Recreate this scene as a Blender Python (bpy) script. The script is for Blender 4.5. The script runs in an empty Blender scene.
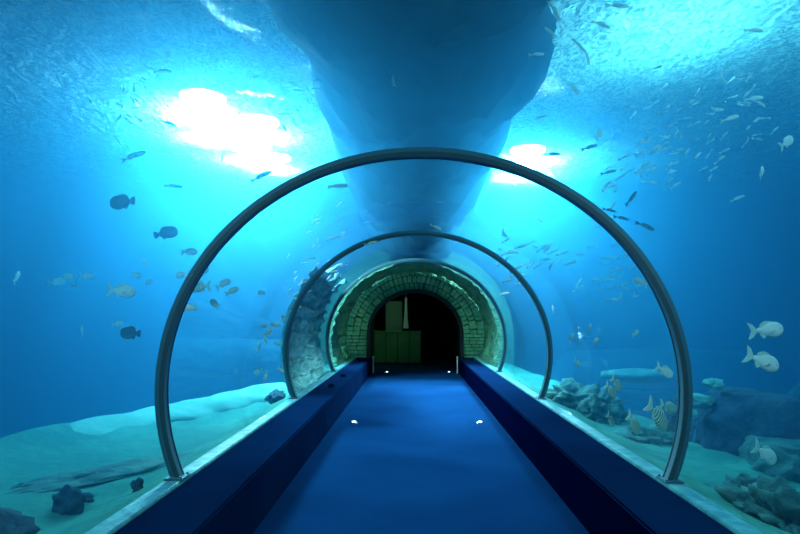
import bpy, bmesh, math, random
from mathutils import Vector, Matrix, noise
random.seed(7)
C = bpy.context.scene.collection
PI = math.pi
# ------------------------------------------------------------------ camera
F_PX = 620.0
CAM = Vector((-0.053, 0.0, 1.455))
th = math.atan(50 / F_PX); ya = math.atan(13 / F_PX)
FW = Vector((-math.sin(ya) * math.cos(th), math.cos(ya) * math.cos(th), math.sin(th)))
RT = FW.cross(Vector((0, 0, 1))).normalized()
UP = RT.cross(FW)
cd = bpy.data.cameras.new('camera'); cam = bpy.data.objects.new('camera', cd); C.objects.link(cam)
cd.sensor_width = 36.0; cd.lens = 36.0 * F_PX / 800.0; cd.clip_start = 0.02; cd.clip_end = 200
cam.matrix_world = Matrix.Translation(CAM) @ Matrix((RT, UP, -FW)).transposed().to_4x4()
sc = bpy.context.scene
sc.camera = cam
def at(px, py, Y):
    d = FW * F_PX + RT * (px - 400) + UP * (267 - py)
    return CAM + d * (Y / d.y)
def at_z(px, py, z):
    d = FW * F_PX + RT * (px - 400) + UP * (267 - py)
    return CAM + d * ((z - CAM.z) / d.z)

# ------------------------------------------------------------------ helpers
def nt(name):
    m = bpy.data.materials.new(name); m.use_nodes = True
    t = m.node_tree
    for n in list(t.nodes): t.nodes.remove(n)
    out = t.nodes.new('ShaderNodeOutputMaterial')
    return m, t, out
def N(t, typ, **kw):
    n = t.nodes.new(typ)
    for k, v in kw.items():
        if k in n.inputs: n.inputs[k].default_value = v
        else: setattr(n, k, v)
    return n
def pmat(name, col, rough=0.6, metal=0.0, spec=0.5, col2=None, nscale=6, bump=0.0, bscale=20, detail=4, emis=None, estr=0, stretch=None, coat=0):
    m, t, out = nt(name)
    b = N(t, 'ShaderNodeBsdfPrincipled'); t.links.new(b.outputs[0], out.inputs[0])
    b.inputs['Base Color'].default_value = (*col, 1); b.inputs['Roughness'].default_value = rough
    b.inputs['Metallic'].default_value = metal; b.inputs['Specular IOR Level'].default_value = spec
    b.inputs['Coat Weight'].default_value = coat
    tc = N(t, 'ShaderNodeTexCoord')
    src = tc.outputs['Object']
    if stretch:
        mp = N(t, 'ShaderNodeMapping'); mp.inputs['Scale'].default_value = stretch
        t.links.new(src, mp.inputs[0]); src = mp.outputs[0]
    if col2:
        nz = N(t, 'ShaderNodeTexNoise', Scale=nscale, Detail=detail); t.links.new(src, nz.inputs['Vector'])
        r = N(t, 'ShaderNodeValToRGB'); r.color_ramp.elements[0].position = .35; r.color_ramp.elements[1].position = .65
        r.color_ramp.elements[0].color = (*col, 1); r.color_ramp.elements[1].color = (*col2, 1)
        t.links.new(nz.outputs['Fac'], r.inputs[0]); t.links.new(r.outputs[0], b.inputs['Base Color'])
    if bump:
        nz = N(t, 'ShaderNodeTexNoise', Scale=bscale, Detail=6.0); t.links.new(src, nz.inputs['Vector'])
        bp = N(t, 'ShaderNodeBump', Strength=bump, Distance=.05); t.links.new(nz.outputs['Fac'], bp.inputs['Height'])
        t.links.new(bp.outputs[0], b.inputs['Normal'])
    if emis:
        b.inputs['Emission Color'].default_value = (*emis, 1); b.inputs['Emission Strength'].default_value = estr
    return m
def emat(name, col, s):
    m, t, out = nt(name)
    e = N(t, 'ShaderNodeEmission', Color=(*col, 1), Strength=s); t.links.new(e.outputs[0], out.inputs[0]); return m
def obj(name, bm, mat, parent=None, smooth=False):
    me = bpy.data.meshes.new(name)
    bmesh.ops.recalc_face_normals(bm, faces=bm.faces)
    bm.to_mesh(me); bm.free()
    if smooth:
        for p in me.polygons: p.use_smooth = True
    o = bpy.data.objects.new(name, me); C.objects.link(o)
    for x in (mat if isinstance(mat, (list, tuple)) else [mat]): me.materials.append(x)
    if parent: o.parent = parent
    return o
def tag(o, label, cat, group=None):
    o['label'] = label; o['category'] = cat
    if group: o['group'] = group
    return o
def struct(o, label=None):
    o['kind'] = 'structure'
    if label: o['label'] = label
    return o
def empty(name, loc, label, cat, group=None):
    o = bpy.data.objects.new(name, None); C.objects.link(o); o.location = loc; o.empty_display_size = .1
    return tag(o, label, cat, group)
def box(bm, x0, x1, y0, y1, z0, z1, bev=0):
    r = bmesh.ops.create_cube(bm, size=1.0)
    for v in r['verts']:
        v.co = Vector((x0 + (v.co.x + .5) * (x1 - x0), y0 + (v.co.y + .5) * (y1 - y0), z0 + (v.co.z + .5) * (z1 - z0)))
    if bev:
        es = list({e for v in r['verts'] for e in v.link_edges})
        bmesh.ops.bevel(bm, geom=es, offset=bev, segments=2, affect='EDGES')
    return bm
def cyl(bm, p, r, h, seg=20, r2=None):
    bmesh.ops.create_cone(bm, cap_ends=True, segments=seg, radius1=r, radius2=r if r2 is None else r2, depth=h,
                          matrix=Matrix.Translation(Vector(p) + Vector((0, 0, h / 2))))
    return bm

# ------------------------------------------------------------------ tunnel section
A, B, ZC = 1.71, 1.555, 1.0          # half width, rise, centre height of the acrylic arch
LEDGE = 0.39
def arc(off, z0, n=64):
    """points of the arch offset outwards by OFF, from the left foot over the top to the right foot at height z0"""
    a, b = A + off, B + off
    t0 = math.asin((z0 - ZC) / b)
    return [Vector((-a * math.cos(t0 + (PI - 2 * t0) * i / n), 0, ZC + b * math.sin(t0 + (PI - 2 * t0) * i / n))) for i in range(n + 1)]
def arch_solid(o0, o1, y0, y1, z0=LEDGE, n=64, bm=None):
    bm = bm or bmesh.new()
    p0, p1 = arc(o0, z0, n), arc(o1, z0, n)
    rows = []
    for a, b in zip(p0, p1):
        rows.append([bm.verts.new((q.x, y, q.z)) for q, y in ((a, y0), (b, y0), (b, y1), (a, y1))])
    for r, s in zip(rows, rows[1:]):
        for k in range(4):
            bm.faces.new((r[k], r[(k + 1) % 4], s[(k + 1) % 4], s[k]))
    bm.faces.new(rows[0]); bm.faces.new(rows[-1])
    return bm

# materials of the place
M_steel = pmat('ring_steel', (.07, .22, .32), .45, .2, .5, bump=.05, bscale=60)
M_seal = pmat('clear_seal', (.04, .10, .14), .4, 0, .5)
M_trim = pmat('pale_sill', (.12, .46, .54), .4, 0, .4, bump=.3, bscale=14, col2=(.04, .26, .36), nscale=9)
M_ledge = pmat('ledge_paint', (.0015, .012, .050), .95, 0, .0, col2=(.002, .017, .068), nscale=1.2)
M_face_shade = pmat('shaded_ledge_face', (.0005, .002, .02), .95, 0, .0)  # darker copy of the ledge navy, shade put into the colour
M_floor = pmat('blue_carpet', (.003, .032, .12), .95, 0, .0, col2=(.004, .042, .155), nscale=.9, bump=.25, bscale=220)
M_dark = pmat('dark_concrete', (.02, .03, .04), .9, 0, .1)
M_tank = pmat('tank_paint', (.02, .16, .42), .9, 0, .1)
M_ceil = pmat('hall_ceiling', (.01, .02, .035), .9, 0, .1)
M_sand = pmat('sand', (.03, .22, .21), .95, 0, .1, col2=(.06, .31, .28), nscale=2.2, bump=.9, bscale=7)
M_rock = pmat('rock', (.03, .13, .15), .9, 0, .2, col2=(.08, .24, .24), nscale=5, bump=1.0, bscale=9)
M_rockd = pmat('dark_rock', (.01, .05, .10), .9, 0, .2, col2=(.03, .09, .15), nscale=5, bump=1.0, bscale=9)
M_pale = pmat('pale_rock', (.10, .42, .42), .9, 0, .2, col2=(.16, .52, .52), nscale=4, bump=.6, bscale=6)

def glass_mat():
    m, t, out = nt('acrylic')
    tr = N(t, 'ShaderNodeBsdfTransparent', Color=(.97, .99, .995, 1))
    gl = N(t, 'ShaderNodeBsdfGlossy', Roughness=.06, Color=(.8, .95, 1, 1))
    fr = N(t, 'ShaderNodeFresnel', IOR=1.22)
    mu = N(t, 'ShaderNodeMath', operation='MULTIPLY'); mu.inputs[1].default_value = .12
    mx = N(t, 'ShaderNodeMixShader')
    tc = N(t, 'ShaderNodeTexCoord'); nz = N(t, 'ShaderNodeTexNoise', Scale=5.0, Detail=3.0)
    bp = N(t, 'ShaderNodeBump', Strength=.25, Distance=.03)
    t.links.new(tc.outputs['Object'], nz.inputs['Vector']); t.links.new(nz.outputs['Fac'], bp.inputs['Height'])
    t.links.new(bp.outputs[0], gl.inputs['Normal'])
    t.links.new(fr.outputs[0], mu.inputs[0]); t.links.new(mu.outputs[0], mx.inputs[0])
    t.links.new(tr.outputs[0], mx.inputs[1]); t.links.new(gl.outputs[0], mx.inputs[2]); t.links.new(mx.outputs[0], out.inputs[0])
    return m
M_glass = glass_mat()

# floor, ledges
struct(obj('floor', box(bmesh.new(), -1.134, 1.134, -4, 23, -.3, 0), M_floor), 'deep blue walkway floor running down the middle of the tunnel')
for s, nm in ((-1, 'trim_1'), (1, 'trim_2')):
    bm = bmesh.new()
    x0, x1 = sorted((s * 1.134, s * 1.65))
    box(bm, x0, x1, -4, 16.45, -.3, LEDGE, .012)
    o = obj(nm, bm, [M_ledge, M_face_shade])
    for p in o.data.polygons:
        if abs(p.normal.x) > .8 and s > 0: p.material_index = 1  # only the right ledge gets the painted shade on its face
    struct(o, 'navy raised ledge along the %s side of the walkway' % ('left' if s < 0 else 'right'))
    bm = bmesh.new()
    # pale sill strip, slightly irregular, in short lengths
    x0, x1 = sorted((s * 1.53, s * 1.648))
    box(bm, x0, x1, -4, 16.4, LEDGE - .005, LEDGE + .022, .006)
    struct(obj('trim_%d' % (3 if s < 0 else 4), bm, M_trim), 'pale sealing strip where the glass meets the %s ledge' % ('left' if s < 0 else 'right'))

# acrylic bays and rings
RY = [4.1, 8.1, 12.0, 16.1]
bays = [(-4, 4.06), (4.14, 8.06), (8.14, 11.96), (12.04, 16.1)]
desc = ['closest to the camera', 'between the first and second rings', 'between the second and third rings', 'between the third ring and the portal']
for i, ((y0, y1), d) in enumerate(zip(bays, desc)):
    struct(obj('window_%d' % (i + 1), arch_solid(.0, .035, y0, y1, n=96), M_glass, smooth=True), 'clear curved acrylic tunnel pane ' + d)
rl = ['large dark steel arch ring spanning the tunnel, the one in front',
      'middle-sized dark steel arch ring, second along the tunnel',
      'small dim steel arch ring, third along the tunnel in front of the green portal']
for i, y in enumerate(RY[:3]):
    t = empty('arch_ring', (0, y, LEDGE), rl[i], 'arch ring', 'steel rings of the tunnel')
    def part(nm, bm, m, sm=False):
        for v in bm.verts: v.co -= Vector((0, y, LEDGE))
        return obj(nm, bm, m, t, sm)
    part('ring_band', arch_solid(-.026, .034, y - .03, y + .03, z0=LEDGE + .02, n=128), M_steel)
    part('seal', arch_solid(-.03, .0, y - .043, y - .03, z0=LEDGE + .02, n=96), M_seal)
    part('seal', arch_solid(-.03, .0, y + .03, y + .043, z0=LEDGE + .02, n=96), M_seal)
    for s in (-1, 1):
        bm = box(bmesh.new(), s * 1.59 - .06, s * 1.59 + .06, y - .08, y + .08, LEDGE + .02, LEDGE + .035, .004)
        fp = part('foot_plate', bm, M_steel)
        for dy in (-.06, .06):
            bb = cyl(bmesh.new(), (s * 1.545, dy, .033), .009, .012, 8); obj('bolt', bb, M_steel, fp)

# tank shell
struct(obj('wall_left', box(bmesh.new(), -13.3, -13, -4, 27, -4, 6.5), M_tank), 'blue painted far wall of the tank on the left')
struct(obj('wall_right', box(bmesh.new(), 13, 13.3, -4, 27, -4, 6.5), M_tank), 'blue painted far wall of the tank on the right')
struct(obj('wall_far', box(bmesh.new(), -13, 13, 26.7, 27, -4, 6.5), M_tank), 'blue painted end wall of the tank')
struct(obj('wall_back', box(bmesh.new(), -13, 13, -4.3, -4, -4, 6.5), M_tank), 'tank wall behind the viewer')
struct(obj('ceiling', box(bmesh.new(), -13.3, 13.3, -4.3, 27, 6.5, 6.7), M_ceil), 'dark ceiling of the hall above the water')

# ------------------------------------------------------------------ water body
SURF = 4.55
def water_mat():
    m, t, out = nt('water')
    s = N(t, 'ShaderNodeVolumeScatter', Color=(.09, .50, 1.0, 1), Density=.12, Anisotropy=.72)
    a = N(t, 'ShaderNodeVolumeAbsorption', Color=(.15, .74, .905, 1), Density=.36)
    ad = N(t, 'ShaderNodeAddShader')
    t.links.new(s.outputs[0], ad.inputs[0]); t.links.new(a.outputs[0], ad.inputs[1]); t.links.new(ad.outputs[0], out.inputs['Volume'])
    return m
bm = bmesh.new()
pr = [(-12.99, -3.2), (-1.651, -3.2)] + [(p.x, p.z) for p in arc(.05, LEDGE + .001, 64)] + [(1.651, -3.2), (12.99, -3.2), (12.99, SURF), (-12.99, SURF)]
pr[1] = (-1.651, -3.2)
# make the foot vertical: arch foot then straight down
lo = [bm.verts.new((x, -3.99, z)) for x, z in pr]; hi = [bm.verts.new((x, 26.69, z)) for x, z in pr]
n = len(pr)
for i in range(n):
    bm.faces.new((lo[i], lo[(i + 1) % n], hi[(i + 1) % n], hi[i]))
bm.faces.new(lo); bm.faces.new(hi)
bmesh.ops.triangulate(bm, faces=[f for f in bm.faces if len(f.verts) > 4])
w = obj('tank_water', bm, water_mat()); w['kind'] = 'stuff'
tag(w, 'hazy blue water filling the tank around the tunnel', 'water')

def surf_mat():
    m, t, out = nt('water_surface')
    tc = N(t, 'ShaderNodeTexCoord')
    mp = N(t, 'ShaderNodeMapping'); mp.inputs['Scale'].default_value = (1.3, .8, 1); mp.inputs['Rotation'].default_value = (0, 0, .5)
    t.links.new(tc.outputs['Object'], mp.inputs[0])
    nz = N(t, 'ShaderNodeTexNoise', Scale=2.6, Detail=6.0, Distortion=1.6); t.links.new(mp.outputs[0], nz.inputs['Vector'])
    bp = N(t, 'ShaderNodeBump', Strength=1.0, Distance=.35); t.links.new(nz.outputs['Fac'], bp.inputs['Height'])
    tr = N(t, 'ShaderNodeBsdfTransparent', Color=(.96, 1, 1, 1))
    gl = N(t, 'ShaderNodeBsdfGlossy', Roughness=.12, Color=(.7, .9, 1, 1)); t.links.new(bp.outputs[0], gl.inputs['Normal'])
    tl = N(t, 'ShaderNodeBsdfTranslucent', Color=(.5, .88, 1, 1)); t.links.new(bp.outputs[0], tl.inputs['Normal'])
    # ridged ripple crests
    n2 = N(t, 'ShaderNodeTexNoise', Scale=4.5, Detail=5.0, Distortion=2.5); t.links.new(mp.outputs[0], n2.inputs['Vector'])
    r = N(t, 'ShaderNodeValToRGB'); e = r.color_ramp.elements
    e[0].position = .40; e[0].color = (0.2, 0.2, 0.2, 1); e[1].position = .5; e[1].color = (.55, .55, .55, 1)
    x = r.color_ramp.elements.new(.60); x.color = (.2, .2, .2, 1)
    t.links.new(n2.outputs['Fac'], r.inputs[0])
    m1 = N(t, 'ShaderNodeMixShader', Fac=.25); t.links.new(tr.outputs[0], m1.inputs[1]); t.links.new(gl.outputs[0], m1.inputs[2])
    m2 = N(t, 'ShaderNodeMixShader'); t.links.new(r.outputs[0], m2.inputs[0]); t.links.new(m1.outputs[0], m2.inputs[1]); t.links.new(tl.outputs[0], m2.inputs[2])
    t.links.new(m2.outputs[0], out.inputs[0])
    return m
bm = bmesh.new()
nx, ny = 60, 70
g = [[bm.verts.new((-12.9 + 25.8 * i / nx, -3.9 + 30.5 * j / ny, SURF + .03 + .05 * noise.noise(Vector((i * .5, j * .5, 0))))) for j in range(ny + 1)] for i in range(nx + 1)]
for i in range(nx):
    for j in range(ny): bm.faces.new((g[i][j], g[i + 1][j], g[i + 1][j + 1], g[i][j + 1]))
w = obj('water_surface', bm, surf_mat(), smooth=True); w['kind'] = 'stuff'
tag(w, 'rippled water surface of the tank seen from below', 'water')

LP1, LP2, LP3, LPF, LPN = 2000, 3600, 300, 80, 600
# ------------------------------------------------------------------ lights above the water
M_frame = pmat('frame_grey', (.2, .24, .26), .5, .3)
def skylight(x0, x1, y0, y1, z, power, label, col=(.9, 1, 1)):
    cx, cy = (x0 + x1) / 2, (y0 + y1) / 2
    t = empty('skylight', (cx, cy, z), label, 'skylight', 'skylights above the water')
    hx, hy = (x1 - x0) / 2, (y1 - y0) / 2
    obj('lit_pane', box(bmesh.new(), -hx, hx, -hy, hy, 0, .02), emat('lit_pane', col, power), t)
    bm = bmesh.new()
    box(bm, -hx - .08, -hx, -hy - .08, hy + .08, -.02, .12); box(bm, hx, hx + .08, -hy - .08, hy + .08, -.02, .12)
    box(bm, -hx, hx, -hy - .08, -hy, -.02, .12); box(bm, -hx, hx, hy, hy + .08, -.02, .12)
    box(bm, -hx - .08, hx + .08, -hy - .08, hy + .08, .12, .16)
    obj('frame', bm, M_frame, t)
    bm = bmesh.new()
    for sx in (-1, 1):
        for sy in (-1, 1): cyl(bm, (sx * hx * .8, sy * hy * .8, .15), .02, 6.5 - z - .15, 8)
    obj('hanger_rods', bm, M_frame, t)
M_house = pmat('lamp_housing', (.03, .035, .04), .5, .4)
def floodlight(x, y, z, r, power, label, col=(1, 1, 1), group='floodlights above the water', tilt=0):
    t = empty('floodlight', (x, y, z), label, 'floodlight', group)
    bm = bmesh.new(); cyl(bm, (0, 0, -.02), r, .03, 32)
    obj('lens', bm, emat('flood_lens', col, power), t)
    bm = bmesh.new(); cyl(bm, (0, 0, .012), r * 1.1, r * .7, 32, r * .4)
    obj('reflector', bm, M_house, t)
    if tilt:
        for ch in t.children: ch.rotation_euler.x = tilt
    obj('hanger_rod', cyl(bmesh.new(), (0, 0, .01 + r * .7), .025, 6.5 - z - r * .7, 10), M_house, t)
SZ = 4.86
def fl(px, py, r, p, label, **k):
    q = at_z(px, py, SZ); floodlight(q.x, q.y, SZ, r, p, label, **k)
fl(203, 98, .34, LP1, 'floodlight in the upper part of the large glow')
fl(212, 124, .34, LP1, 'floodlight in the middle of the large glow')
fl(258, 122, .36, LP1, 'floodlight in the glow nearest the tunnel axis')
fl(250, 148, .38, LP1, 'floodlight in the lower middle of the large glow')
fl(274, 158, .34, LP1, 'floodlight at the lower tip of the large glow, toward the ring')
fl(528, 150, .34, LP2, 'upper floodlight of the small glow')
fl(522, 166, .36, LP2, 'lower floodlight of the small glow')
for px, py, r, l in ((700, 20, .34, 'high floodlight over the bright ripple patch at upper right'), (655, 55, .26, 'second high floodlight over the lower tip of the ripple patch')):
    q = at_z(px, py, 4.58); floodlight(q.x, q.y, 5.75, r, LP3, l, (.6, 1, .95))
for i, (x, y, p, l) in enumerate([(-8.6, 3, LPF, 'added fill floodlight far over the left of the tank, front'), (-9, 7.5, LPF, 'added fill floodlight far over the left of the tank, middle'),
        (8.6, 3, LPF, 'added fill floodlight far over the right of the tank, front'), (9, 8, LPF, 'added fill floodlight far over the right of the tank, middle')]):
    floodlight(x, y, 5.4, .55, p, l, (.85, 1, 1), 'added fill floodlights outside the view')  # lamps added out of view to fill the tank with light

for sx, l in ((-1, 'added underwater fill light over the left bank beside the viewer, aimed along the tunnel'), (1, 'added underwater fill light over the right bank beside the viewer, aimed along the tunnel')):
    floodlight(sx * 3.4, 1.2, 4.0, .24, LPN, l, (.9, 1, 1), 'added underwater fill lights', tilt=math.radians(62))  # unseen lamps added to brighten the viewer's side of the fish

# dark service walkway over the tunnel, above the water
t = empty('service_walkway', (0, 0, 4.64), 'dark service walkway lying at the water surface over the tunnel', 'walkway')
obj('deck', box(bmesh.new(), -1.35, 1.4, -3.9, 26.5, .0, .32), M_dark, t)
bm = bmesh.new()
for k in range(10):
    for s in (-1.25, 1.3): box(bm, s - .02, s + .02, -3 + 3 * k - .02, -3 + 3 * k + .02, .3, 1.2)
for s in (-1.25, 1.3): box(bm, s - .02, s + .02, -3.9, 26.5, 1.2, 1.24)
obj('railing', bm, M_dark, t)

# dark rock crown added under the walkway to shade the water over the tunnel
bm = bmesh.new(); rows = []
for j in range(181):
    y = -3.8 + 30 * j / 180; lo_ = []
    wl = 1.35 + .35 * noise.noise(Vector((y * .8, 3, 0))) + .15 * noise.noise(Vector((y * 2.6, 5, 0)))
    wr = 1.40 + .35 * noise.noise(Vector((y * .8, 9, 0))) + .15 * noise.noise(Vector((y * 2.6, 15, 0)))
    for i in range(25):
        v = -1 + i / 12; x = v * (wl if v < 0 else wr)
        dp = (.9 + .75 * max(0, min(1, (y - 5) / 6))) * (1 - v * v) ** .6 * (1 + .35 * noise.noise(Vector((x * 1.5, y * 1.2, 0))) + .15 * noise.noise(Vector((x * 5, y * 4, 0))))
        lo_.append(bm.verts.new((x, y, max(2.78, 4.62 - dp))))
    up_ = [bm.verts.new((v.co.x, y, 4.64)) for v in lo_]
    rows.append((lo_, up_))
for (a, b), (c, d) in zip(rows, rows[1:]):
    for i in range(24):
        bm.faces.new((a[i], a[i + 1], c[i + 1], c[i])); bm.faces.new((b[i], d[i], d[i + 1], b[i + 1]))
    for i in (0, 24): bm.faces.new((a[i], c[i], d[i], b[i]))
for a, b in (rows[0], rows[-1]):
    for i in range(24): bm.faces.new((a[i], b[i], b[i + 1], a[i + 1]))
M_shade_crown = pmat('shade_crown_rock', (.004, .012, .03), .95, 0, .05, col2=(.008, .03, .06), nscale=3, bump=.8, bscale=6)
tag(obj('shade_boulder', bm, M_shade_crown, smooth=True), 'dark rough rock mass added over the tunnel to shade the water there', 'rock')

# ------------------------------------------------------------------ sea bed
def bed_h(x, y):
    ax = abs(x)
    edge = max(2.15, min(3.9, 3.5 - .26 * (y - 6))) if x < 0 else 2.9 - .03 * y
    base = .24 + .05 * noise.noise(Vector((x * 1.1, y * .8, 3))) + .03 * noise.noise(Vector((x * 4, y * 3, 1)))
    kk = max(0, min(1, (2.1 - ax) / .4)); base = base * (1 - kk) + .386 * kk
    if ax > edge:
        k = min(1, (ax - edge) / 2.5); k = k * k * (3 - 2 * k)
        base -= 2.3 * k
    base += .25 * noise.noise(Vector((x * .4, y * .4, 9))) * min(1, max(0, (ax - 2) / 2))
    return base
for s, nm in ((-1, 'left'), (1, 'right')):
    bm = bmesh.new(); nx, ny = 110, 160
    xs = [1.655 + 11.32 * (i / nx) ** 1.5 for i in range(nx + 1)]
    g = [[bm.verts.new((s * xx, -3.98 + 30.66 * (j / ny), bed_h(s * xx, -3.98 + 30.66 * j / ny))) for j in range(ny + 1)] for xx in xs]
    lowr = [[bm.verts.new((s * xx, yy, -3.4)) for yy in (-3.98, 26.68)] for xx in (xs[0], xs[-1])]
    for i in range(nx):
        for j in range(ny): bm.faces.new((g[i][j], g[i + 1][j], g[i + 1][j + 1], g[i][j + 1]))
    o = obj('sand_bed', bm, M_sand, smooth=True); o['kind'] = 'stuff'
    tag(o, 'teal lit sand bed outside the glass on the %s side' % nm, 'sand')

def rock(name, c, r, mat, label, cat='rock', seed=0, rough=.35, parent=None, flat=None, group=None, sub=4, freq=1.6):
    bm = bmesh.new(); bmesh.ops.create_icosphere(bm, subdivisions=sub, radius=1)
    for v in bm.verts:
        d = v.co.normalized()
        k = 1 + rough * noise.noise(d * freq + Vector((seed * 7.3, 0, 0))) + rough * .45 * noise.noise(d * freq * 3 + Vector((0, seed * 3.1, 0))) + rough * .2 * noise.noise(d * freq * 8 + Vector((0, 0, seed)))
        v.co = Vector((d.x * r[0], d.y * r[1], d.z * r[2])) * k
        if flat and v.co.z > flat * r[2]: v.co.z = flat * r[2] + (v.co.z - flat * r[2]) * .15
    o = obj(name, bm, mat, parent, True); o.location = c
    if label: tag(o, label, cat, group)
    return o
# pale ridge on the left bank
p0, p1 = at(52, 434, 6.0), at(292, 384, 10.6)
bm = bmesh.new(); ns, nr = 60, 20; rings = []
ax = (p1 - p0).normalized(); side = ax.cross(Vector((0, 0, 1))).normalized()
for i in range(ns + 1):
    u = i / ns; c = p0.lerp(p1, u)
    e = math.sqrt(max(0.0, 1 - (1 - min(1, u / .06)) ** 2)); e *= math.sqrt(max(0, 1 - max(0, (u - .94) / .06) ** 2))
    ring = []
    for k in range(nr):
        a = 2 * PI * k / nr
        rr = (.19 + .05 * noise.noise(Vector((u * 7, math.cos(a), math.sin(a) * 1.2)))) * e + .002
        q = c + side * math.cos(a) * rr * 2.0 + Vector((0, 0, 1)) * (math.sin(a) * rr - .13)
        ring.append(bm.verts.new(q))
    rings.append(ring)
for a, b in zip(rings, rings[1:]):
    for k in range(nr): bm.faces.new((a[k], a[(k + 1) % nr], b[(k + 1) % nr], b[k]))
bm.faces.new(rings[0]); bm.faces.new(rings[-1])
tag(obj('rock_ridge', bm, M_pale, smooth=True), 'long pale smooth rock ridge lying on the sand left of the front ring', 'rock')

def on_bed(px, py, lift=.0):
    z = .24
    for _ in range(6):
        p = at_z(px, py, z)
        if abs(p.x) < 1.8: break
        z = bed_h(p.x, p.y)
    return Vector((p.x, p.y, z + lift))
rock('rock', on_bed(68, 510, .03), (.085, .08, .10), M_rockd, 'small dark upright rock on the sand near the lower left corner', seed=1, rough=.5)
rock('rock', on_bed(82, 500, .0), (.07, .06, .04), M_rockd, 'small low dark rock touching the upright rock on the left sand', seed=2, rough=.5)
rock('rock', on_bed(137, 491, .02), (.035, .035, .05), M_rockd, 'tiny dark stone on the sand just left of the front ring foot', seed=3, rough=.5)
rock('rock', at(-10, 548, 2.9) + Vector((-.12, 0, 0)), (.3, .25, .16), M_rockd, 'dark rock cut by the lower left corner of the picture', seed=4)
p = at(120, 464, 4.9)  # dark shelf put in where a shadow stripe crosses the sand
o = rock('rock', (p.x, p.y, bed_h(p.x, p.y) + .0), (.85, .22, .06), M_rock, 'long low dark rock shelf standing in for a shadow stripe on the left sand under the pale ridge', seed=5, rough=.3, sub=5)
o.rotation_euler.z = math.radians(52)
p = at(276, 404, 8.6)
rock('rock', (p.x, p.y, bed_h(p.x, p.y) + .05), (.12, .2, .10), M_rockd, 'small dark rock on the sand beside the second ring, left side', seed=6)
# right reefs
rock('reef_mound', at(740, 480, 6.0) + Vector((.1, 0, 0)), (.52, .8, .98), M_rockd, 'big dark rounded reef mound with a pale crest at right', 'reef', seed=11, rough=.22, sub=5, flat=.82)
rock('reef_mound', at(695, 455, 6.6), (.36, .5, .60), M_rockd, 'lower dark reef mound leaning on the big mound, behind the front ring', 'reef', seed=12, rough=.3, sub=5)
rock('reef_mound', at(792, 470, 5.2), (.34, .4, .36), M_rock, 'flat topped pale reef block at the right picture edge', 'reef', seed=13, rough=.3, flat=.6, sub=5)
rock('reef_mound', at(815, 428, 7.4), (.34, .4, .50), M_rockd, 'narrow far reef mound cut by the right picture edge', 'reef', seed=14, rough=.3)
rock('pale_stone', at(714, 384, 6.0), (.09, .10, .05), M_pale, 'small pale stone on top of the big dark reef mound', 'stone', seed=15)
rock('pale_stone', at(699, 401, 6.0), (.13, .12, .06), M_pale, 'pale stone on the lower reef mound just right of the front ring', 'stone', seed=16)
rock('pale_stone', at(690, 413, 5.9), (.06, .1, .04), M_pale, 'smallest pale stone, tucked below the other two beside the front ring', 'stone', seed=17)
rock('coral_rock', at(574, 404, 8.6), (.42, .5, .26), M_rock, 'lumpy teal coral rock by the second ring on the right side', 'coral', seed=18, rough=.5, sub=5, freq=2.6)
rock('coral_rock', at(603, 412, 7.6), (.24, .3, .2), M_rock, 'teal coral lump between the second ring and the striped fish', 'coral', seed=19, rough=.5, sub=5, freq=2.4)
rock('coral_rock', at(786, 524, 3.9), (.34, .32, .20), M_rock, 'greenish coral clump in the lower right corner', 'coral', seed=20, rough=.6, sub=5, freq=3)
rock('coral_rock', at(752, 500, 4.4), (.22, .25, .13), M_rock, 'low coral clump left of the greenish corner clump', 'coral', seed=21, rough=.6, sub=5, freq=3)
rock('coral_rock', at(650, 440, 6.4), (.25, .4, .12), M_rock, 'low coral patch on the sand under the striped fish', 'coral', seed=22, rough=.6, sub=5, freq=3)
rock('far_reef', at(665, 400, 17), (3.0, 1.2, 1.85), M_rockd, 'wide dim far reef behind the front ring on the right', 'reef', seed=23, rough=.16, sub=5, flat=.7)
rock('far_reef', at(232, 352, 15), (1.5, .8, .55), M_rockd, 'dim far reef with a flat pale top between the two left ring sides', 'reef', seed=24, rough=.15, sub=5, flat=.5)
0 and rock('far_reef', at(60, 420, 13), (3.0, 1.2, 1.0), M_rockd, 'dim far reef far out on the left of the tank', 'reef', seed=25, rough=.15, sub=5)
rock('far_reef', at(634, 376, 11), (.6, .4, .12), M_rock, 'thin pale rock shelf in the distance left of the front ring on the right side', 'reef', seed=26, rough=.15)

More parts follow.
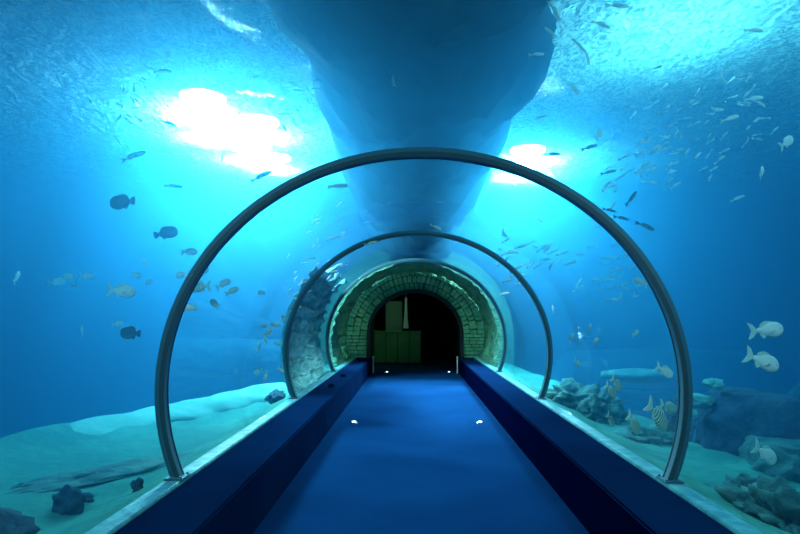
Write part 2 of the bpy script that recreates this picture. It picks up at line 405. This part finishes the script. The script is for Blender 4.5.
# artificial rock hugging the tunnel
def rock_shell(name, y0, y1, t_a, t_b, off_fn, mat, label, amp=.16, thick=.4):
    bm = bmesh.new(); ny = int((y1 - y0) * 16); na = 90; I = []; O = []
    for j in range(ny + 1):
        y = y0 + (y1 - y0) * j / ny; ri = []; ro = []
        for i in range(na + 1):
            tb = t_b if t_b > 2 else t_b + .22 * noise.noise(Vector((y * 1.7, 2, 0))) + .1 * noise.noise(Vector((y * 5, 4, 0)))
            a = t_a + (tb - t_a) * i / na
            base = off_fn(a, y)
            q = Vector((-math.cos(a) * (A + base), y, ZC + math.sin(a) * (B + base)))
            d = noise.noise(Vector((q.x * 1.6, q.y * 1.3, q.z * 2.4))) + .6 * noise.noise(Vector((q.x * 4, q.y * 3.5, q.z * 7)))
            # ledges / courses
            d += .35 * (1 if (q.z * 5 + .6 * noise.noise(Vector((y * 1.5, 0, q.z)))) % 1 < .75 else -.6)
            k = base + amp * (d * .6 + .1) ; k = max(k, .07)
            ri.append(bm.verts.new((-math.cos(a) * (A + k), y, ZC + math.sin(a) * (B + k))))
            k2 = base + (thick if t_b > 2 else max(k - base + .01, thick * min(1, 3 * (1 - i / na))))
            ro.append(bm.verts.new((-math.cos(a) * (A + k2), y, ZC + math.sin(a) * (B + k2))))
        I.append(ri); O.append(ro)
    for j in range(ny):
        for i in range(na):
            bm.faces.new((I[j][i], I[j][i + 1], I[j + 1][i + 1], I[j + 1][i])); bm.faces.new((O[j][i], O[j + 1][i], O[j + 1][i + 1], O[j][i + 1]))
        for i in (0, na): bm.faces.new((I[j][i], I[j + 1][i], O[j + 1][i], O[j][i]))
    for j in (0, ny):
        for i in range(na): bm.faces.new((I[j][i], I[j][i + 1], O[j][i + 1], O[j][i]))
    return tag(obj(name, bm, mat), label, 'rock')
T0 = -.42
M_shell = pmat('rockwork', (.14, .45, .48), .85, 0, .3, col2=(.38, .72, .70), nscale=4, bump=1.0, bscale=12, stretch=(1, 1, 2))
M_shellg = pmat('portal_rockwork', (.04, .17, .13), .85, 0, .2, col2=(.12, .32, .22), nscale=4, bump=1.0, bscale=12, stretch=(1, 1, 2))
rock_shell('rock_wall', 8.7, 12.6, T0, .72, lambda a, y: .07 + .03 * (y - 8.7) + .06 * max(0, a / .72) ** 1.5, M_shell, 'rough pale teal rock face pressed against the glass on the left past the second ring', thick=.12)
rock_shell('rock_arch', 13.6, 16.3, T0, PI - T0, lambda a, y: .07, M_shellg, 'green rock arch wrapped over the tunnel in front of the dark portal', amp=.1, thick=.12)

# ------------------------------------------------------------------ portal and the room behind
PW, PZC, PZT = 1.24, 1.0, 2.16
bm = bmesh.new()
def portal_pts(w, zt, n=40):
    a, b = w, zt - PZC
    return [(-w, 0.0)] + [(-a * math.cos(PI * i / n), PZC + b * math.sin(PI * i / n)) for i in range(n + 1)] + [(w, 0.0)]
inn = portal_pts(PW, PZT); outp = portal_pts(2.6, 3.4)
rows = []
for (x, z), (X, Z) in zip(inn, outp):
    rows.append([bm.verts.new(v) for v in ((x, 16.5, z), (X, 16.5, Z), (X, 16.9, Z), (x, 16.9, z))])
for r, s in zip(rows, rows[1:]):
    for k in range(4): bm.faces.new((r[k], r[(k + 1) % 4], s[(k + 1) % 4], s[k]))
M_portal = pmat('portal_concrete', (.05, .12, .09), .9, 0, .2, col2=(.08, .17, .12), nscale=5, bump=.5, bscale=15)
struct(obj('wall_portal', bm, M_portal), 'concrete portal wall closing the far end of the tunnel')
# stone blocks round the opening
M_block = pmat('portal_stone', (.13, .40, .27), .85, 0, .3, col2=(.26, .60, .40), nscale=3, bump=1.0, bscale=14)
bm = bmesh.new(); rnd = random.Random(4)
def block(bm, cx, cz, ang, w, h, d):
    mt = Matrix.Translation((cx, 16.5, cz)) @ Matrix.Rotation(-ang, 4, 'Y')
    r = bmesh.ops.create_cube(bm, size=1, matrix=mt @ Matrix.Diagonal((w, d, h, 1)))
    bmesh.ops.bevel(bm, geom=list({e for v in r['verts'] for e in v.link_edges}), offset=.018, segments=1, affect='EDGES')
for s in (-1, 1):
    z = LEDGE * 0 + .02
    while z < PZC - .03:
        h = rnd.uniform(.07, .12); x = PW + .02
        while x < 1.78:
            w_ = rnd.uniform(.16, .3)
            block(bm, s * (x + w_ / 2), z + h / 2, 0, w_ - .015, h - .014, rnd.uniform(.12, .24)); x += w_
        z += h
for row in range(3):
    r0 = row * .19
    n_ = 34 + row * 5
    for i in range(n_):
        a = PI * (i + .5 + .2 * rnd.random()) / n_
        rx, rz = PW + .11 + r0, (PZT - PZC) + .11 + r0
        block(bm, math.cos(a) * rx, PZC + math.sin(a) * rz, a, .175, PI * rx / n_ - .016, rnd.uniform(.12, .26))
tag(obj('stone_surround', bm, M_block), 'green lit ring of rough stone blocks around the dark portal opening', 'stonework')
bm = bmesh.new()
rows = []
for (x, z), (X, Z) in zip(portal_pts(PW - .06, PZT - .06), portal_pts(PW + .03, PZT + .03)):
    rows.append([bm.verts.new(v) for v in ((x, 16.33, z), (X, 16.33, Z), (X, 16.95, Z), (x, 16.95, z))])
for r, s in zip(rows, rows[1:]):
    for k in range(4): bm.faces.new((r[k], r[(k + 1) % 4], s[(k + 1) % 4], s[k]))
struct(obj('door_frame', bm, M_dark), 'dark arched lining of the portal opening')
# room beyond
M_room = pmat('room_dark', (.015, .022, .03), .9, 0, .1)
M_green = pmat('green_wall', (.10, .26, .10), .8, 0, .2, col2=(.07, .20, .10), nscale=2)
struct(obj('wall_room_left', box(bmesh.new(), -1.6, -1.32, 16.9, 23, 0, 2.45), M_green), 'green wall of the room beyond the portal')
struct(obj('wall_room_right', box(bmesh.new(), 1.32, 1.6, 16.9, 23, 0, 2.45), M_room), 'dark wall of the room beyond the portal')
struct(obj('wall_room_far', box(bmesh.new(), -1.6, 1.6, 23, 23.3, 0, 2.45), M_room), 'dark end wall beyond the portal')
struct(obj('ceiling_room', box(bmesh.new(), -1.6, 1.6, 16.9, 23.3, 2.45, 2.6), M_room), 'dark ceiling beyond the portal')
bm = bmesh.new(); box(bm, -1.6, -1.134, 16.9, 23, -.3, 0); box(bm, 1.134, 1.6, 16.9, 23, -.3, 0)
struct(obj('floor_room', bm, M_room), 'dark floor beyond the portal')
# low green partition, with counter top and panel joints
pl, pr_ = at(374, 340, 19.0).x, at(421, 340, 19.0).x
t = empty('green_partition', ((pl + pr_) / 2, 19.0, 0), 'low green partition standing inside the dark portal at left', 'partition')
hw = (pr_ - pl) / 2
bm = bmesh.new()
for k in range(4): box(bm, -hw + 2 * hw * k / 4 + .01, -hw + 2 * hw * (k + 1) / 4 - .01, -.05, .05, .08, .98, .01)
obj('panel', bm, M_green, t); obj('cap_rail', box(bmesh.new(), -hw - .02, hw + .02, -.08, .08, .98, 1.03, .01), M_green, t)
obj('plinth', box(bmesh.new(), -hw, hw, -.07, .07, 0, .08), M_dark, t)
M_post = pmat('pale_post', (.6, .7, .66), .6)
t = empty('display_board', (at(394, 320, 19.6).x, 19.6, 0), 'grey green display board standing behind the green partition', 'board')
obj('board', box(bmesh.new(), -.26, .26, -.02, .02, .95, 1.95, .01), pmat('board_grey', (.14, .24, .18), .7), t)
for s in (-1, 1): obj('leg', box(bmesh.new(), s * .22 - .02, s * .22 + .02, -.02, .02, 0, .95), M_dark, t)
px_ = at(406, 320, 19.3).x
t = empty('hanging_cloth', (px_, 19.3, 1.2), 'pale narrow cloth hanging from the portal room ceiling', 'cloth')
bm = bmesh.new(); prev = None
for i in range(25):
    u = i / 24; z = .85 - .95 * u; wd = .035 + .05 * u ** 2; row = []
    for k in range(9):
        v = k / 8 - .5; row.append(bm.verts.new((v * 2 * wd, .03 * math.sin(v * 14 + u * 3), z)))
    if prev:
        for k in range(8): bm.faces.new((prev[k], prev[k + 1], row[k + 1], row[k]))
    prev = row
o = obj('cloth_panel', bm, M_post, t, True); md = o.modifiers.new('s', 'SOLIDIFY'); md.thickness = .01
obj('cord', cyl(bmesh.new(), (0, 0, .85), .006, .40, 8), M_post, t)
for px, lab in ((373, 'slim pale post at the left foot of the dark portal'), (461, 'slim pale post at the right foot of the dark portal')):
    q = at(px, 368, 16.1)
    t = empty('barrier_post', (max(-1.08, min(1.08, q.x)), 16.1, 0), lab, 'post', 'posts at the portal')
    obj('shaft', cyl(bmesh.new(), (0, 0, .015), .018, .4, 12), M_post, t)
    obj('base', cyl(bmesh.new(), (0, 0, 0), .07, .015, 20), M_dark, t)
    obj('cap', cyl(bmesh.new(), (0, 0, .415), .026, .03, 12), M_post, t)
# floor studs
M_chrome = pmat('chrome', (.7, .75, .8), .25, 1)
M_led = emat('led', (.75, .95, 1), 9)
studs = [(354, 422, 'floor light on the left of the walkway near the second ring'), (480, 422, 'floor light on the right of the walkway near the second ring'),
         (387, 372, 'far floor light on the left of the walkway by the portal'), (449, 372, 'far floor light on the right of the walkway by the portal')]
for px, py, lab in studs:
    q = at_z(px, py, .01)
    t = empty('floor_light', (q.x, q.y, 0), 'small round ' + lab, 'floor light', 'lights set in the walkway')
    rim = obj('rim', cyl(bmesh.new(), (0, 0, 0), .055, .012, 28, .045), M_chrome, t)
    obj('lens', cyl(bmesh.new(), (0, 0, .011), .030, .012, 20, .022), M_led, t)
    for k in range(4):
        a = PI / 4 + k * PI / 2; obj('screw', cyl(bmesh.new(), (math.cos(a) * .039, math.sin(a) * .039, .010), .005, .005, 8), M_chrome, rim)
# small uplights added on the ledges to brighten the portal stone and left rock
M_up = emat('fill_uplight_lens', (.45, 1, .6), 1100)
M_up2 = emat('cyan_fill_uplight_lens', (.55, .95, 1), 420)
for x, y, m_, lab in ((-1.36, 15.3, M_up, 'tiny hooded green uplight added on the end of the left ledge by the portal'), (1.36, 15.3, M_up, 'tiny hooded green uplight added on the end of the right ledge by the portal'),
        (-1.3, 9.6, M_up2, 'tiny hooded uplight added on the left ledge just past the second ring'), (-1.3, 11.2, M_up2, 'tiny hooded uplight added on the left ledge just before the third ring')):
    t = empty('uplight', (x, y, LEDGE), lab, 'uplight', 'added uplights on the ledges')
    obj('housing', cyl(bmesh.new(), (0, 0, 0), .04, .02, 20), M_ledge, t)
    obj('lens', cyl(bmesh.new(), (0, 0, .02), .034, .005, 20), m_, t)
    obj('hood', box(bmesh.new(), -.042, .042, -.055, -.043, 0, .045, .004), M_ledge, t)
# ceiling lamp in the room beyond
t = empty('ceiling_lamp', (-1.0, 18.2, 2.37), 'green lamp on the room ceiling beyond the portal, hidden by the arch', 'lamp')
obj('lamp_body', cyl(bmesh.new(), (0, 0, 0), .16, .08, 24), M_dark, t)
obj('diffuser', cyl(bmesh.new(), (0, 0, -.02), .13, .02, 24), emat('lamp_glow', (.5, 1, .45), 60), t)

# ------------------------------------------------------------------ fish
def fish_mat(name, top, belly, rough=.3, metal=.35, stripes=0, scol=(.03, .08, .1)):
    m, t, out = nt(name)
    b = N(t, 'ShaderNodeBsdfPrincipled', Roughness=rough, Metallic=metal); t.links.new(b.outputs[0], out.inputs[0])
    tc = N(t, 'ShaderNodeTexCoord'); sp = N(t, 'ShaderNodeSeparateXYZ'); t.links.new(tc.outputs['Generated'], sp.inputs[0])
    r = N(t, 'ShaderNodeValToRGB'); r.color_ramp.elements[0].position = .35; r.color_ramp.elements[1].position = .72
    r.color_ramp.elements[0].color = (*belly, 1); r.color_ramp.elements[1].color = (*top, 1)
    t.links.new(sp.outputs[2], r.inputs[0]); col = r.outputs[0]
    if stripes:
        w = N(t, 'ShaderNodeTexWave', Scale=stripes, Distortion=1.0); w.bands_direction = 'X'; t.links.new(tc.outputs['Generated'], w.inputs['Vector'])
        r2 = N(t, 'ShaderNodeValToRGB'); r2.color_ramp.elements[0].position = .45; r2.color_ramp.elements[1].position = .6
        t.links.new(w.outputs['Fac'], r2.inputs[0])
        mx = N(t, 'ShaderNodeMix', data_type='RGBA'); t.links.new(r2.outputs[0], mx.inputs[0]); t.links.new(col, mx.inputs[6]); mx.inputs[7].default_value = (*scol, 1)
        col = mx.outputs[2]
    t.links.new(col, b.inputs['Base Color'])
    nz = N(t, 'ShaderNodeTexVoronoi', Scale=60.0); t.links.new(tc.outputs['Object'], nz.inputs['Vector'])
    bp = N(t, 'ShaderNodeBump', Strength=.25, Distance=.01); t.links.new(nz.outputs['Distance'], bp.inputs['Height']); t.links.new(bp.outputs[0], b.inputs['Normal'])
    return m
M_silver = fish_mat('silver_scales', (.75, .95, .95), (1, 1, 1), .5, 0)
M_stripe = fish_mat('striped_scales', (.5, .72, .66), (.85, .98, .9), .4, .1, 3.2, (.10, .26, .26))
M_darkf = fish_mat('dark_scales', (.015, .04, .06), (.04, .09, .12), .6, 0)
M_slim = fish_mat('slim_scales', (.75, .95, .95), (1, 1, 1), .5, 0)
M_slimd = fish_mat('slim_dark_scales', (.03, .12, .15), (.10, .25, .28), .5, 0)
M_fin = pmat('fin', (.55, .78, .74), .5); M_find = pmat('dark_fin', (.02, .05, .07), .6)
M_eye = pmat('eye', (.01, .01, .012), .15)
def prof(kind, u):
    # half height and half width at u (0 nose .. 1 tail root), relative to length
    if kind == 'deep': h = .19 * math.sin(PI * min(1, u ** .70)) ** .95 + .035; h *= (1 if u < .8 else 1); w = .38
    elif kind == 'stout': h = .21 * math.sin(PI * min(1, u ** .75)) ** .7 + .045; w = .5
    else: h = .085 * math.sin(PI * min(1, u ** .75)) ** .75 + .016; w = .6
    if u == 0: h = .012
    return h, h * w
def body_bm(kind, bend=0, ns=16, nr=10, L=1.0):
    bm = bmesh.new(); R = []
    for i in range(ns + 1):
        u = i / ns; h, w = prof(kind, u); x = .5 - u * .8; y = bend * (u - .3) ** 2
        R.append([bm.verts.new((x, y + math.cos(2 * PI * k / nr) * w, math.sin(2 * PI * k / nr) * h)) for k in range(nr)])
    for a, b in zip(R, R[1:]):
        for k in range(nr): bm.faces.new((a[k], a[(k + 1) % nr], b[(k + 1) % nr], b[k]))
    bm.faces.new(R[0]); bm.faces.new(R[-1])
    return bm
def fin_bm(pts, th=.008, y0=0, bm=None):
    bm = bm or bmesh.new()
    a = [bm.verts.new((x, y0 + y - th, z)) for x, y, z in pts]; b = [bm.verts.new((x, y0 + y + th, z)) for x, y, z in pts]
    bm.faces.new(a); bm.faces.new(list(reversed(b)))
    n = len(pts)
    for i in range(n): bm.faces.new((a[i], b[i], b[(i + 1) % n], a[(i + 1) % n]))
    return bm
def fins(kind, bend):
    h = {'deep': .185, 'stout': .21, 'slim': .085}[kind]; ty = bend * .49
    tail = [(-.28, ty * .8, .035), (-.42, ty, .11 + h * .45), (-.54, ty * 1.5, .14 + h * .6), (-.44, ty * 1.3, 0), (-.54, ty * 1.5, -.14 - h * .6), (-.42, ty, -.11 - h * .45), (-.28, ty * .8, -.035)]
    if kind == 'slim': tail = [(x, y, z * .55) for x, y, z in tail]
    if kind == 'stout': tail = [(-.28, ty * .8, .04), (-.36, ty, .13), (-.48, ty, .15), (-.5, ty, 0), (-.48, ty, -.15), (-.36, ty, -.13), (-.28, ty * .8, -.04)]
    dors = [(.22, 0, h * .85), (.12, 0, h * 1.35), (-.05, 0, h * 1.4), (-.20, 0, h * .95), (-.22, 0, h * .35), (0, 0, h * .75)]
    anal = [(-.02, 0, -h * .85), (-.12, 0, -h * 1.3), (-.21, 0, -h * .8), (-.21, 0, -h * .35)]
    return tail, dors, anal
def make_fish(kind, bm_, fm, label, group=None, bend=0):
    t = empty('fish', (0, 0, 0), label, 'fish', group)
    bd = obj('body', body_bm(kind, bend, 22, 14), bm_, t, True)
    tail, dors, anal = fins(kind, bend)
    obj('tail_fin', fin_bm(tail), fm, t); obj('dorsal_fin', fin_bm(dors), fm, t); obj('anal_fin', fin_bm(anal), fm, t)
    hw = {'deep': .085, 'stout': .10, 'slim': .05}[kind]
    for s in (-1, 1):
        pf = [(.2, s * hw, -.02), (.08, s * (hw + .05), .0), (.04, s * (hw + .07), -.06), (.14, s * (hw + .02), -.07)]
        obj('pectoral_fin', fin_bm(pf, .005), fm, t)
        bm = bmesh.new(); bmesh.ops.create_uvsphere(bm, u_segments=10, v_segments=6, radius=.02 if kind != 'slim' else .012, matrix=Matrix.Translation((.38, s * (hw * .62 if kind != 'slim' else .03), .03 if kind != 'slim' else .015)))
        obj('eye', bm, M_eye, bd, True)
    return t
def orient(o, px, py, Y, size_px, ang, depth=0.0, roll=0.0):
    """nose points along angle ANG (degrees, image plane, 0 = right, 90 = up), tilted by DEPTH degrees away from the viewer"""
    p = at(px, py, Y); o.location = p
    a = math.radians(ang); d = math.radians(depth)
    x = (Vector((1, 0, 0)) * math.cos(a) + Vector((0, 0, 1)) * math.sin(a)) * math.cos(d) + Vector((0, 1, 0)) * math.sin(d)
    x.normalize(); zz = Vector((0, 0, 1)) if abs(x.z) < .93 else Vector((.3, .3, .8))
    y = zz.cross(x).normalized(); z = x.cross(y)
    o.rotation_euler = (Matrix((x, y, z)).transposed() @ Matrix.Rotation(math.radians(roll), 3, 'X')).to_euler()
    L = size_px / F_PX * Y / max(.35, math.cos(d)); o.scale = (L, L, L)
SRC = {}
def fish(kind, pal, px, py, Y, size, ang, depth, label, group=None):
    key = (kind, pal)
    mats = {'silver': (M_silver, M_fin), 'stripe': (M_stripe, M_fin), 'dark': (M_darkf, M_find), 'slim': (M_slim, M_fin), 'slimd': (M_slimd, M_find)}[pal]
    if key not in SRC: o = SRC[key] = make_fish(kind, *mats, label, group, .25 if kind == 'slim' else .08)
    else:
        src = SRC[key]; o = src.copy(); C.objects.link(o)
        for ch in src.children:
            c = ch.copy(); C.objects.link(c); c.parent = o
            for g_ in ch.children: d_ = g_.copy(); C.objects.link(d_); d_.parent = c
        o['label'] = label
        if 'group' in o: del o['group']
        if group: o['group'] = group
    orient(o, px, py, Y, size, ang, depth); return o
# dark stout fish on the left
fish('stout', 'dark', 123, 202, 5.2, 29, 183, 10, 'largest dark stout fish, high on the left in front of the cyan glow')
fish('stout', 'dark', 166, 233, 5.8, 20, 20, 35, 'small dark stout fish just left of the front ring top quarter')
fish('stout', 'dark', 131, 333, 5.4, 24, 178, 15, 'dark blue stout fish low on the left, in the deep blue water')
L_ = [('deep', 'silver', 122, 291, 5.0, 27, -6, 10, 'pale elongated silver fish alone between the two dark fish'),
 ('deep', 'silver', 17, 277, 6.5, 12, 100, 40, 'small dim silver fish nearest the left picture edge'),
 ('deep', 'silver', 57, 282, 6.5, 15, 10, 25, 'dim silver fish second from the left edge'),
 ('deep', 'silver', 70, 277, 6.2, 14, 170, 10, 'dim silver fish at the start of the short row left of the pale fish'),
 ('deep', 'silver', 87, 276, 6.2, 14, 0, 10, 'dim silver fish at the end of the short row left of the pale fish'),
 ('deep', 'silver', 75, 285, 6.4, 9, 180, 20, 'tiny silver fish under the short row at the left'),
 ('deep', 'silver', 82, 331, 6.4, 11, 110, 20, 'small silver fish swimming upward left of the low dark fish'),
 ('deep', 'silver', 118, 324, 6.0, 11, 5, 15, 'tiny pale fish just above the low dark fish'),
 ('deep', 'silver', 137, 275, 6.0, 12, 170, 25, 'small silver fish above and right of the pale elongated fish'),
 ('deep', 'silver', 149, 282, 6.0, 9, 200, 25, 'tiny silver fish below the pair beside the front ring'),
 ('deep', 'silver', 144, 262, 6.2, 9, 120, 25, 'tiny silver fish rising above the pair beside the front ring'),
 ('deep', 'silver', 189, 252, 6.0, 15, 5, 15, 'silver fish above the group crossing the front ring on the left'),
 ('deep', 'silver', 182, 275, 5.6, 13, 180, 10, 'silver fish half behind the front ring on the left'),
 ('deep', 'silver', 203, 272, 5.8, 12, 40, 20, 'silver fish climbing just inside the front ring on the left'),
 ('deep', 'stripe', 200, 287, 5.4, 24, 185, 10, 'largest striped silver fish just inside the front ring on the left'),
 ('deep', 'silver', 223, 284, 6.0, 15, 35, 20, 'silver fish right of the largest striped fish, nose up'),
 ('deep', 'silver', 232, 291, 6.0, 13, 30, 20, 'silver fish at the right end of the group inside the left ring side'),
 ('deep', 'silver', 190, 308, 5.0, 16, 180, 10, 'bright pale fish below the striped one beside the left ring side'),
 ('deep', 'silver', 215, 304, 5.6, 14, 150, 30, 'bright pale fish right of the one beside the left ring side'),
 ('deep', 'silver', 262, 293, 6.6, 9, 175, 10, 'tiny silver fish alone midway between the two left ring sides')]
for k, (px, py) in enumerate([(263, 326), (268, 333), (259, 347), (266, 341), (278, 344), (258, 372), (266, 376), (283, 318), (281, 370), (275, 325)]):
    L_.append(('deep', 'silver', px, py, 7.2, 7 + (k * 3) % 4, 40 * k % 360, 20, 'tiny pale fish in the loose cluster left of the second ring', 'tiny fish by the second ring'))
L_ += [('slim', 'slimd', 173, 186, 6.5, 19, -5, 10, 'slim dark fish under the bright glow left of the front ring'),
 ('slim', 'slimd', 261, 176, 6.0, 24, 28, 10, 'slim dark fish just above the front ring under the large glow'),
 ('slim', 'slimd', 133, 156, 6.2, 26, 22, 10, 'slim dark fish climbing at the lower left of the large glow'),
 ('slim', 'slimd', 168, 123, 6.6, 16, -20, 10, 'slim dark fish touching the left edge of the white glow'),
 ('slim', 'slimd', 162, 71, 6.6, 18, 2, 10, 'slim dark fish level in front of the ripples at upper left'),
 ('slim', 'slimd', 222, 158, 6.6, 8, 80, 10, 'tiny dark fish below the white glow'),
 ('slim', 'slim', 391, 33, 5.2, 18, 115, 10, 'slim pale fish pointing up at the top of the dark middle'),
 ('slim', 'slim', 393, 80, 5.6, 16, 90, 10, 'slim pale fish upright in the dark middle, above the ring top'),
 ('slim', 'slim', 333, 67, 6.5, 18, 5, 10, 'slim faint fish level in the dark middle left of the upright pair'),
 ('slim', 'slim', 338, 186, 6.5, 20, 4, 10, 'slim faint fish just under the front ring top'),
 ('slim', 'slim', 436, 227, 7.0, 12, -25, 10, 'slim white fish just above the second ring top'),
 ('slim', 'slim', 371, 243, 7.0, 14, 15, 10, 'slim white fish at the upper left of the second ring'),
 ('slim', 'slim', 555, 10, 4.8, 22, -65, 10, 'slim pale fish diving at the top edge right of the dark middle'),
 ('slim', 'slim', 551, 33, 4.8, 18, 130, 10, 'slim pale fish below the diving one at the top edge'),
 ('slim', 'slim', 537, 54, 5.0, 16, 5, 10, 'slim white fish swimming level at the border of the dark middle'),
 ('slim', 'slim', 601, 24, 5.0, 20, -20, 10, 'slim pale fish left of the large ripple patch'),
 ('slim', 'slim', 579, 45, 5.0, 18, -50, 10, 'first of two pale fish swimming one behind the other'),
 ('slim', 'slim', 588, 57, 5.0, 18, -80, 10, 'second of two pale fish swimming one behind the other'),
 ('slim', 'slim', 574, 88, 5.0, 18, -55, 10, 'curved pale fish below the two following each other'),
 ('slim', 'slim', 618, 5, 4.8, 24, -3, 10, 'pale fish at the top edge over the ripple patch'),
 ('slim', 'slim', 541, 117, 5.6, 11, 15, 10, 'tiny pale fish above the small glow'),
 ('deep', 'silver', 599, 134, 5.4, 14, 60, 20, 'bright pale fish right of the small glow'),
 ('slim', 'slim', 755, 30, 4.8, 20, 0, 10, 'slim pale fish level at the upper right'),
 ('slim', 'slim', 755, 98, 4.8, 20, 8, 10, 'upper of two slim pale fish at the middle right'),
 ('slim', 'slim', 760, 103, 4.9, 14, -30, 10, 'lower of two slim pale fish at the middle right'),
 ('slim', 'slim', 731, 118, 4.8, 20, 18, 10, 'slim pale fish climbing right of the school'),
 ('deep', 'silver', 787, 142, 4.8, 20, 35, 20, 'pale fish climbing at the right picture edge'),
 ('deep', 'silver', 762, 172, 5.0, 14, 60, 30, 'small pale fish nose up near the right picture edge'),
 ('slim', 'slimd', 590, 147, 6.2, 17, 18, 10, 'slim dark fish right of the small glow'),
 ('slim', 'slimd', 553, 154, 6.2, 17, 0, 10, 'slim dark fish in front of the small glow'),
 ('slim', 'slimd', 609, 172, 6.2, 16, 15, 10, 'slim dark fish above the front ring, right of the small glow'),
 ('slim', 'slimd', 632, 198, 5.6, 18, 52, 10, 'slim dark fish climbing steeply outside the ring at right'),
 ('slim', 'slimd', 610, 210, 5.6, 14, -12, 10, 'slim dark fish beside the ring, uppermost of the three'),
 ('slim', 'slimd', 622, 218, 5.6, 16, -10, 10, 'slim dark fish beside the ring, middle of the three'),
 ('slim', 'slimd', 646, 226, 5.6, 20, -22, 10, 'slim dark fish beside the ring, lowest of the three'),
 ('deep', 'silver', 641, 282, 5.6, 14, 150, 20, 'small silver fish touching the inner side of the ring at right'),
 ('deep', 'silver', 767, 330, 4.3, 34, 4, 5, 'bright silver fish level near the right edge, upper of the two'),
 ('deep', 'silver', 763, 361, 4.3, 36, -22, 10, 'bright silver fish nosing down near the right edge, lower of the two'),
 ('deep', 'silver', 665, 371, 5.0, 20, -30, 15, 'silver fish just left of the front ring at right, nosing down'),
 ('deep', 'stripe', 617, 384, 5.6, 17, -50, 25, 'small pale fish in the pair above the coral, upper one'),
 ('deep', 'stripe', 611, 391, 5.6, 17, -50, 25, 'small pale fish in the pair above the coral, lower one'),
 ('deep', 'stripe', 611, 420, 5.6, 15, -60, 30, 'small striped fish low by the coral lump'),
 ('deep', 'stripe', 634, 424, 5.2, 24, -55, 30, 'middle-sized striped fish nosing down left of the largest striped one'),
 ('deep', 'stripe', 658, 416, 4.9, 34, -50, 25, 'largest striped fish nosing down beside the ring at right'),
 ('deep', 'stripe', 669, 407, 5.3, 20, -20, 20, 'striped fish half behind the ring at right'),
 ('deep', 'silver', 553, 309, 6.6, 8, 90, 30, 'tiny white fish beside the second ring on the right'),
 ('deep', 'silver', 572, 338, 6.6, 9, 60, 30, 'tiny silver fish above the coral right of the second ring'),
 ('deep', 'silver', 590, 328, 6.6, 8, 60, 30, 'tiny silver fish topmost of those right of the second ring'),
 ('deep', 'silver', 596, 341, 6.6, 9, 40, 30, 'tiny silver fish rightmost of those beside the second ring'),
 ('deep', 'silver', 578, 363, 6.6, 9, -40, 30, 'tiny silver fish lowest of those right of the second ring'),
 ('deep', 'silver', 636, 333, 6.2, 9, 30, 30, 'tiny dim fish inside the front ring at right'),
 ('deep', 'silver', 766, 454, 4.6, 30, -35, 20, 'dim pale fish in front of the big dark reef mound'),
 ]
for a in L_: fish(*a)

# schools: one simple mesh per small slim fish
def school_mesh(bend):
    bm = body_bm('slim', bend, 10, 8)
    tail, dors, anal = fins('slim', bend)
    fin_bm(tail, bm=bm); fin_bm(dors, bm=bm)
    return bm
def school(n, sampler, label, group, mat):
    srcs = []
    k = 0
    while k < n:
        px, py, Y, sz, ang = sampler()
        if len(srcs) < 3: o = obj('schooling_fish', school_mesh((-.5, .4, .8)[len(srcs)]), mat, None, True); tag(o, label, 'fish', group); srcs.append(o)
        else: o = random.choice(srcs).copy(); C.objects.link(o)
        orient(o, px, py, Y, sz, ang, random.uniform(-30, 30), random.uniform(-20, 20)); k += 1
R_ = random.Random(21)
def s_left():
    a = R_.uniform(.75 * PI, 2.35 * PI) if False else R_.uniform(-.15 * PI, 1.22 * PI)
    r = R_.gauss(1, .17)
    return 212 + math.cos(a) * 82 * r, 106 - math.sin(a) * 62 * r, R_.uniform(6.2, 7.8), R_.uniform(6, 11), R_.gauss(-40, 30) + (180 if R_.random() < .3 else 0)
school(85, s_left, 'tiny pale slim fish swirling around the large glow at upper left', 'school around the large glow', M_slim)
def s_right():
    u = R_.random(); px = 610 + 150 * u + R_.gauss(0, 22); py = 175 - 90 * u * R_.uniform(.2, 1.3) + R_.gauss(0, 22)
    return px, py, R_.uniform(5.4, 7.5), R_.uniform(8, 14), R_.gauss(30, 18) + (180 if R_.random() < .25 else 0)
school(95, s_right, 'small pale slim fish in the school under the ripples at upper right', 'school at the upper right', M_slim)
def s_ring():
    px = R_.uniform(500, 640); py = 262 + (px - 570) * .05 + R_.gauss(0, 17)
    return px, py, R_.uniform(8.5, 10), R_.uniform(8, 13), R_.gauss(25, 25)
school(65, s_ring, 'tiny pale slim fish in the band inside the front ring at right', 'school inside the ring at right', M_slim)
def s_l2():
    px = R_.uniform(285, 345); py = 262 - (px - 310) * .8 + R_.gauss(0, 22)
    return px, py, R_.uniform(8.3, 8.9), R_.uniform(5, 9), R_.gauss(35, 20)
school(40, s_l2, 'tiny pale slim fish above the rock face by the second ring', 'school above the rock face', M_slim)

# ------------------------------------------------------------------ world and view
wd = bpy.data.worlds.new('world'); sc.world = wd; wd.use_nodes = True
wd.node_tree.nodes['Background'].inputs[0].default_value = (.01, .03, .06, 1)
wd.node_tree.nodes['Background'].inputs[1].default_value = .3
sc.view_settings.view_transform = 'Standard'; sc.view_settings.look = 'None'
sc.view_settings.gamma = 1; sc.view_settings.use_curve_mapping = False
sc.view_settings.exposure = -1.2
cy = sc.cycles
cy.use_denoising = True
cy.max_bounces = 8; cy.volume_bounces = 2; cy.transparent_max_bounces = 24; cy.diffuse_bounces = 3; cy.glossy_bounces = 3
cy.caustics_reflective = False; cy.caustics_refractive = False; cy.sample_clamp_indirect = 4
